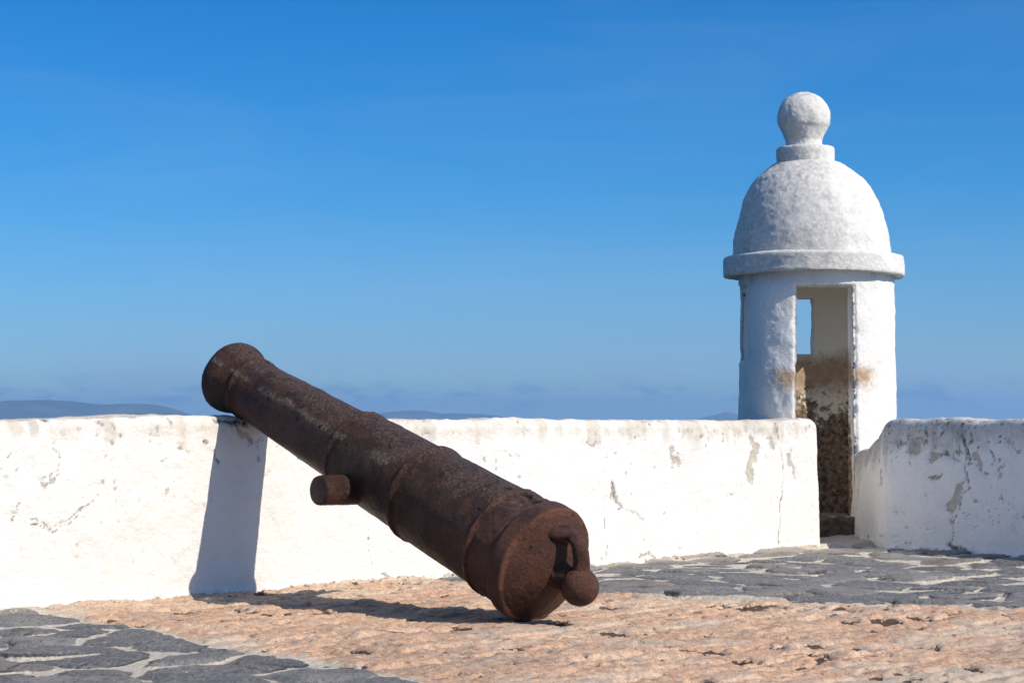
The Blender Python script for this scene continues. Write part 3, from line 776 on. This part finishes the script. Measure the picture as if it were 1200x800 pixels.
def iron_lathe(name, prof, org, axis, parent, seg, seed, rust=.4, crust=.15, amp=1.):
    P = np.array(prof, float); s = np.concatenate([[0], np.cumsum(np.hypot(*np.diff(P, axis=0).T))])
    q = np.linspace(0, s[-1], max(12, int(s[-1] / .004))); x = np.interp(q, s, P[:, 0]); r = np.interp(q, s, P[:, 1])
    axis = axis / np.linalg.norm(axis); e1 = np.cross(axis, [0, 0, 1.]); e1 /= np.linalg.norm(e1); e2 = np.cross(axis, e1)
    a = np.linspace(0, 2 * math.pi, seg, endpoint=False); A, X = np.meshgrid(a, x, indexing='ij'); Rg = np.broadcast_to(r, A.shape)
    L = np.stack([X, Rg * np.cos(A), Rg * np.sin(A)], -1).reshape(-1, 3)
    d = amp * (.0028 * fbm(L + seed, .06, 4, seed) + .0012 * fbm(L + seed, .02, 2, seed + 3))
    sc = 1 + d / np.maximum(np.hypot(L[:, 1], L[:, 2]), .03)
    L[:, 1] *= sc; L[:, 2] *= sc
    V = np.outer(L[:, 0], axis) + np.outer(L[:, 1], e1) + np.outer(L[:, 2], e2) + np.array(org) - CO
    nb = fbm(V, .08, 4, seed + 7)
    att = np.stack([np.clip(crust + .35 * nb, 0, 1), np.clip(rust + .3 * nb, 0, 1), .7 * sstep(.55, .7, fbm(V, .03, 2, seed + 9))], -1)
    return mesh_np(name, V, grid_faces(seg, len(q), True), M_RUST, parent, {'wear': att})

# cascabel: neck, then the ball
iron_lathe('cascabel_neck', [(-.02, .02), (-.02, .102), (.03, .088), (.05, .078), (.07, .070), (.10, .064), (.14, .066), (.14, .01)], B0 - AX * .055, -AX, cannon, 96, 531, .3)
bp = [(-.0905 * math.cos(t), .0905 * math.sin(t)) for t in np.linspace(.01, math.pi - .01, 40)]
iron_lathe('cascabel_ball', bp, B0 - AX * .262, -AX, cannon, 160, 541, .5, .15, .45)
# trunnions
for sgn in (1, -1):
    tp = [(.10, .02), (.10, .079), (.25, .078), (.385, .0755), (.394, .073), (.399, .066), (.400, .03), (.400, .002)]
    iron_lathe('trunnion', tp, B0 + AX * 1.225 - UV * .117, TV * sgn, cannon, 96, 551, .35, .35)
# breeching loop over the neck
cp = np.array([(-.065, .182), (-.105, .199), (-.147, .198), (-.186, .180), (-.212, .148), (-.232, .108), (-.246, .05)])
tl = np.linspace(0, 1, len(cp)); tq = np.linspace(0, 1, 60)
cs = np.interp(tq, tl, cp[:, 0]); cu = np.interp(tq, tl, cp[:, 1])
for _ in range(6):
    cs[1:-1] = (cs[:-2] + cs[2:] + 2 * cs[1:-1]) / 4; cu[1:-1] = (cu[:-2] + cu[2:] + 2 * cu[1:-1]) / 4
ts, tu = np.gradient(cs), np.gradient(cu); L = np.hypot(ts, tu); ns, nu_ = -tu / L, ts / L
ns, nu_ = np.where(True, ns, ns), nu_
lw = .038 + .050 * sstep(.32, .0, tq) + .008 * sstep(.8, 1., tq); lt = .024 + .022 * sstep(.32, .0, tq) + .016 * sstep(.3, .65, tq) + .006 * sstep(.8, 1, tq)
ph = np.linspace(0, 2 * math.pi, 40, endpoint=False)
Tq, PH = np.meshgrid(np.arange(60), ph, indexing='ij')
so = cs[Tq] + ns[Tq] * lt[Tq] * np.cos(PH); uo = cu[Tq] + nu_[Tq] * lt[Tq] * np.cos(PH); to = lw[Tq] * np.sin(PH)
LV = np.stack([so, uo, to], -1).reshape(-1, 3); dd = .002 * fbm(LV, .04, 3, 561)
V = cw(LV[:, 0] + dd, LV[:, 1] + dd, LV[:, 2] + dd)
f = []
for i in range(59):
    for j in range(40): f.append([i * 40 + j, i * 40 + (j + 1) % 40, (i + 1) * 40 + (j + 1) % 40, (i + 1) * 40 + j])
nb = fbm(V, .08, 4, 566)
mesh_np('breeching_loop', V, np.array(f), M_RUST, cannon, {'wear': np.stack([np.clip(.12 + .3 * nb, 0, 1), np.clip(.5 + .3 * nb, 0, 1), np.zeros(len(V))], -1)})

# ------------------------------------------------------------------ sea and far hills
SEA_Z = -12.
def mat_sea():
    m, nt, b = new_mat('sea_water'); v = objco(nt)
    setc(nt, b, (.015, .05, .075), .22, .5); bump(nt, b, noise(nt, v, .15, 6, .6), .5, .5); return m
r_ = 11500.
ring = [(r_ * math.cos(a), r_ * math.sin(a), SEA_Z) for a in np.linspace(0, 2 * math.pi, 96, endpoint=False)]
tag(mesh_np('sea', ring, [list(range(96))], mat_sea(), smooth=False), 'sea below the fort reaching to the hazy horizon', 'sea', kind='structure')

def hill(name, D, pts, depth, seed, label):
    """pts: (lateral fraction x/y, crest height above eye in milliradians) along the ridge"""
    a = np.array(pts, float); nu = 220; nv = 40
    lx = np.linspace(a[0, 0], a[-1, 0], nu); hc = np.interp(lx, a[:, 0], a[:, 1]) / 1000 * D
    k = np.ones(9) / 9; hc = np.convolve(np.pad(hc, 4, 'edge'), k, 'valid')
    v = np.linspace(-1, 1, nv)
    LX, VV = np.meshgrid(lx, v, indexing='ij'); HC = np.repeat(hc[:, None], nv, 1)
    Y = D + VV * depth; X = LX * D * 1.0
    env = np.clip(1 - np.abs(VV) ** 1.5, 0, 1)
    Z = SEA_Z - 3 + (HC + 1 - SEA_Z + 3) * env
    P = np.stack([X.ravel(), Y.ravel(), Z.ravel()], -1)
    Z = Z.ravel() + (fbm(P * [1, 1, 0], 260, 4, seed) * 7) * env.ravel() * np.clip(HC.ravel() / 20, 0, 1) * 1.6
    P[:, 2] = Z
    return tag(mesh_np(name, P, grid_faces(nu, nv), M_HILL), label, 'hill', kind='structure')
def rad(px, py): return ((px - 600) / 2333, (493 - py) / 2333 * 1000)
hill('coastal_hills', 7500, [rad(-420, 492), rad(-300, 478), rad(-160, 474), rad(-60, 472), rad(0, 472), rad(20, 469), rad(45, 468.5), rad(85, 471), rad(120, 475), rad(150, 473.5),
     rad(175, 474), rad(195, 477), rad(210, 484), rad(225, 490), rad(240, 495)], 900, 601, 'long blue hazy coastal hills at the left above the wall')
hill('island_hill', 9000, [rad(390, 494), rad(420, 488), rad(445, 484.5), rad(470, 482), rad(500, 482.3), rad(520, 486), rad(540, 486), rad(560, 485.5), rad(580, 487), rad(592, 490), rad(605, 494)], 700, 611,
     'low distant island seen above the wall behind the cannon')
hill('island_hill', 9000, [rad(805, 494), rad(822, 489), rad(832, 486.5), rad(842, 484.5), rad(850, 482.5), rad(858, 484), rad(866, 487), rad(878, 492), rad(886, 494)], 500, 621, 'small rounded island beside the left edge of the turret')

# ------------------------------------------------------------------ air
HZ_TOP, HZ_R = 125., 11800.
bv = [(sx * HZ_R, sy * HZ_R, z) for z in (SEA_Z - 1, HZ_TOP) for sx, sy in ((-1, -1), (1, -1), (1, 1), (-1, 1))]
bf = [[3, 2, 1, 0], [4, 5, 6, 7], [0, 1, 5, 4], [1, 2, 6, 5], [2, 3, 7, 6], [3, 0, 4, 7]]
mh = bpy.data.materials.new('sea_air'); mh.use_nodes = True; nt = mh.node_tree
nt.nodes.remove(nt.nodes['Principled BSDF'])
pv = nt.nodes.new('ShaderNodeVolumePrincipled'); pv.inputs['Density'].default_value = 1.5e-4
pv.inputs['Color'].default_value = (.42, .70, 1., 1); pv.inputs['Anisotropy'].default_value = .35
nt.links.new(pv.outputs['Volume'], nt.nodes['Material Output'].inputs['Volume'])
hz = mesh_np('haze', bv, bf, mh, smooth=False); tag(hz, 'thin blue sea haze over the water', 'haze', kind='stuff')

# ------------------------------------------------------------------ sky, sun
SUN_AZ, SUN_EL = 57.5, 39.      # azimuth from -Y towards +X
w = bpy.data.worlds.new('World'); SC.world = w; w.use_nodes = True; nt = w.node_tree
bg = nt.nodes['Background']; sky = nt.nodes.new('ShaderNodeTexSky'); sky.sky_type = 'NISHITA'; sky.sun_disc = False
sky.sun_elevation = R(SUN_EL); sky.sun_rotation = R(180 - SUN_AZ); sky.air_density = 1.0; sky.dust_density = .3; sky.ozone_density = 3.0
sky.altitude = 0
tcn = nt.nodes.new('ShaderNodeTexCoord')
hs_ = nt.nodes.new('ShaderNodeHueSaturation'); hs_.inputs['Saturation'].default_value = 1.0
nt.links.new(sky.outputs['Color'], hs_.inputs['Color'])
sep = nt.nodes.new('ShaderNodeSeparateXYZ'); nt.links.new(tcn.outputs['Generated'], sep.inputs[0])
# thin veil of low cloud a few degrees above the horizon
mp = nt.nodes.new('ShaderNodeMapping'); mp.inputs['Scale'].default_value = (1, 1, 4.); nt.links.new(tcn.outputs['Generated'], mp.inputs['Vector'])
cn = noise(nt, mp.outputs['Vector'], 9, 7, .55)
band = ramp(nt, sep.outputs['Z'], [(0., 1.), (.022, .9), (.030, .45), (.050, .0)])
veil = mth(nt, 'MULTIPLY', band, ramp(nt, cn, [(.38, 0.), (.62, .8)]))
pol_fill = ramp(nt, sep.outputs['Z'], [(0., (.66, 1.0, 1.34)), (.0395, (.45, .79, 1.26)), (.123, (.160, .68, 1.21)), (.2065, (.072, .61, 1.16)), (.26, (.072, .61, 1.16)), (.45, (1.2, 1.35, 1.6)), (1., (2.0, 2.0, 2.1))])   # polarised deep blue in view; unseen upper sky brightened as added fill
deep = mix(nt, 1., hs_.outputs['Color'], pol_fill, 'MULTIPLY')
thin = ramp(nt, noise(nt, stretched(nt, tcn.outputs['Generated'], (1, 1, 7.)), 3.2, 7, .6, .6), [(.46, 0.), (.75, 1.)])
deep = mix(nt, mth(nt, 'MULTIPLY', thin, .10), deep, (4.2, 5.6, 7.4))      # the thinnest of high veils
csky = mix(nt, mth(nt, 'MULTIPLY', veil, .8), deep, (3.2, 4.6, 6.9))
cm = nt.nodes.new('ShaderNodeMapping'); cm.inputs['Scale'].default_value = (1, 1, 2.6); nt.links.new(tcn.outputs['Generated'], cm.inputs['Vector'])
puff = ramp(nt, noise(nt, cm.outputs['Vector'], 40, 7, .6), [(.50, 0.), (.60, 1.)])
pband = ramp(nt, sep.outputs['Z'], [(.005, 0.), (.010, 1.), (.016, .7), (.021, 0.)])
csky = mix(nt, mth(nt, 'MULTIPLY', mth(nt, 'MULTIPLY', puff, pband), .75), csky, (1.5, 2.85, 5.2))
nt.links.new(csky, bg.inputs['Color']); bg.inputs['Strength'].default_value = .086

sd = bpy.data.lights.new('sun', 'SUN'); sd.energy = 5.0; sd.angle = R(.53); sd.color = (1., .915, .80)
so_ = link(bpy.data.objects.new('sun', sd))
dirv = np.array([math.sin(R(SUN_AZ)) * math.cos(R(SUN_EL)), -math.cos(R(SUN_AZ)) * math.cos(R(SUN_EL)), math.sin(R(SUN_EL))])
from mathutils import Vector
so_.rotation_euler = Vector(dirv).to_track_quat('Z', 'Y').to_euler()
so_.location = (8, -6, 10)

# ------------------------------------------------------------------ camera
cd = bpy.data.cameras.new('camera'); cd.sensor_width = 36; cd.lens = 70.; cd.clip_start = .1; cd.clip_end = 60000
cam = link(bpy.data.objects.new('camera', cd)); cam.location = (0, 0, .95)
cam.rotation_euler = (R(90) + math.atan(93 / 2333), 0, 0); SC.camera = cam

vs = SC.view_settings; vs.view_transform = 'Standard'; vs.look = 'None'; vs.exposure = .2; vs.gamma = 1
SC.display_settings.display_device = 'sRGB'
SC.cycles.use_denoising = True; SC.cycles.max_bounces = 12; SC.cycles.diffuse_bounces = 8; SC.cycles.volume_bounces = 1
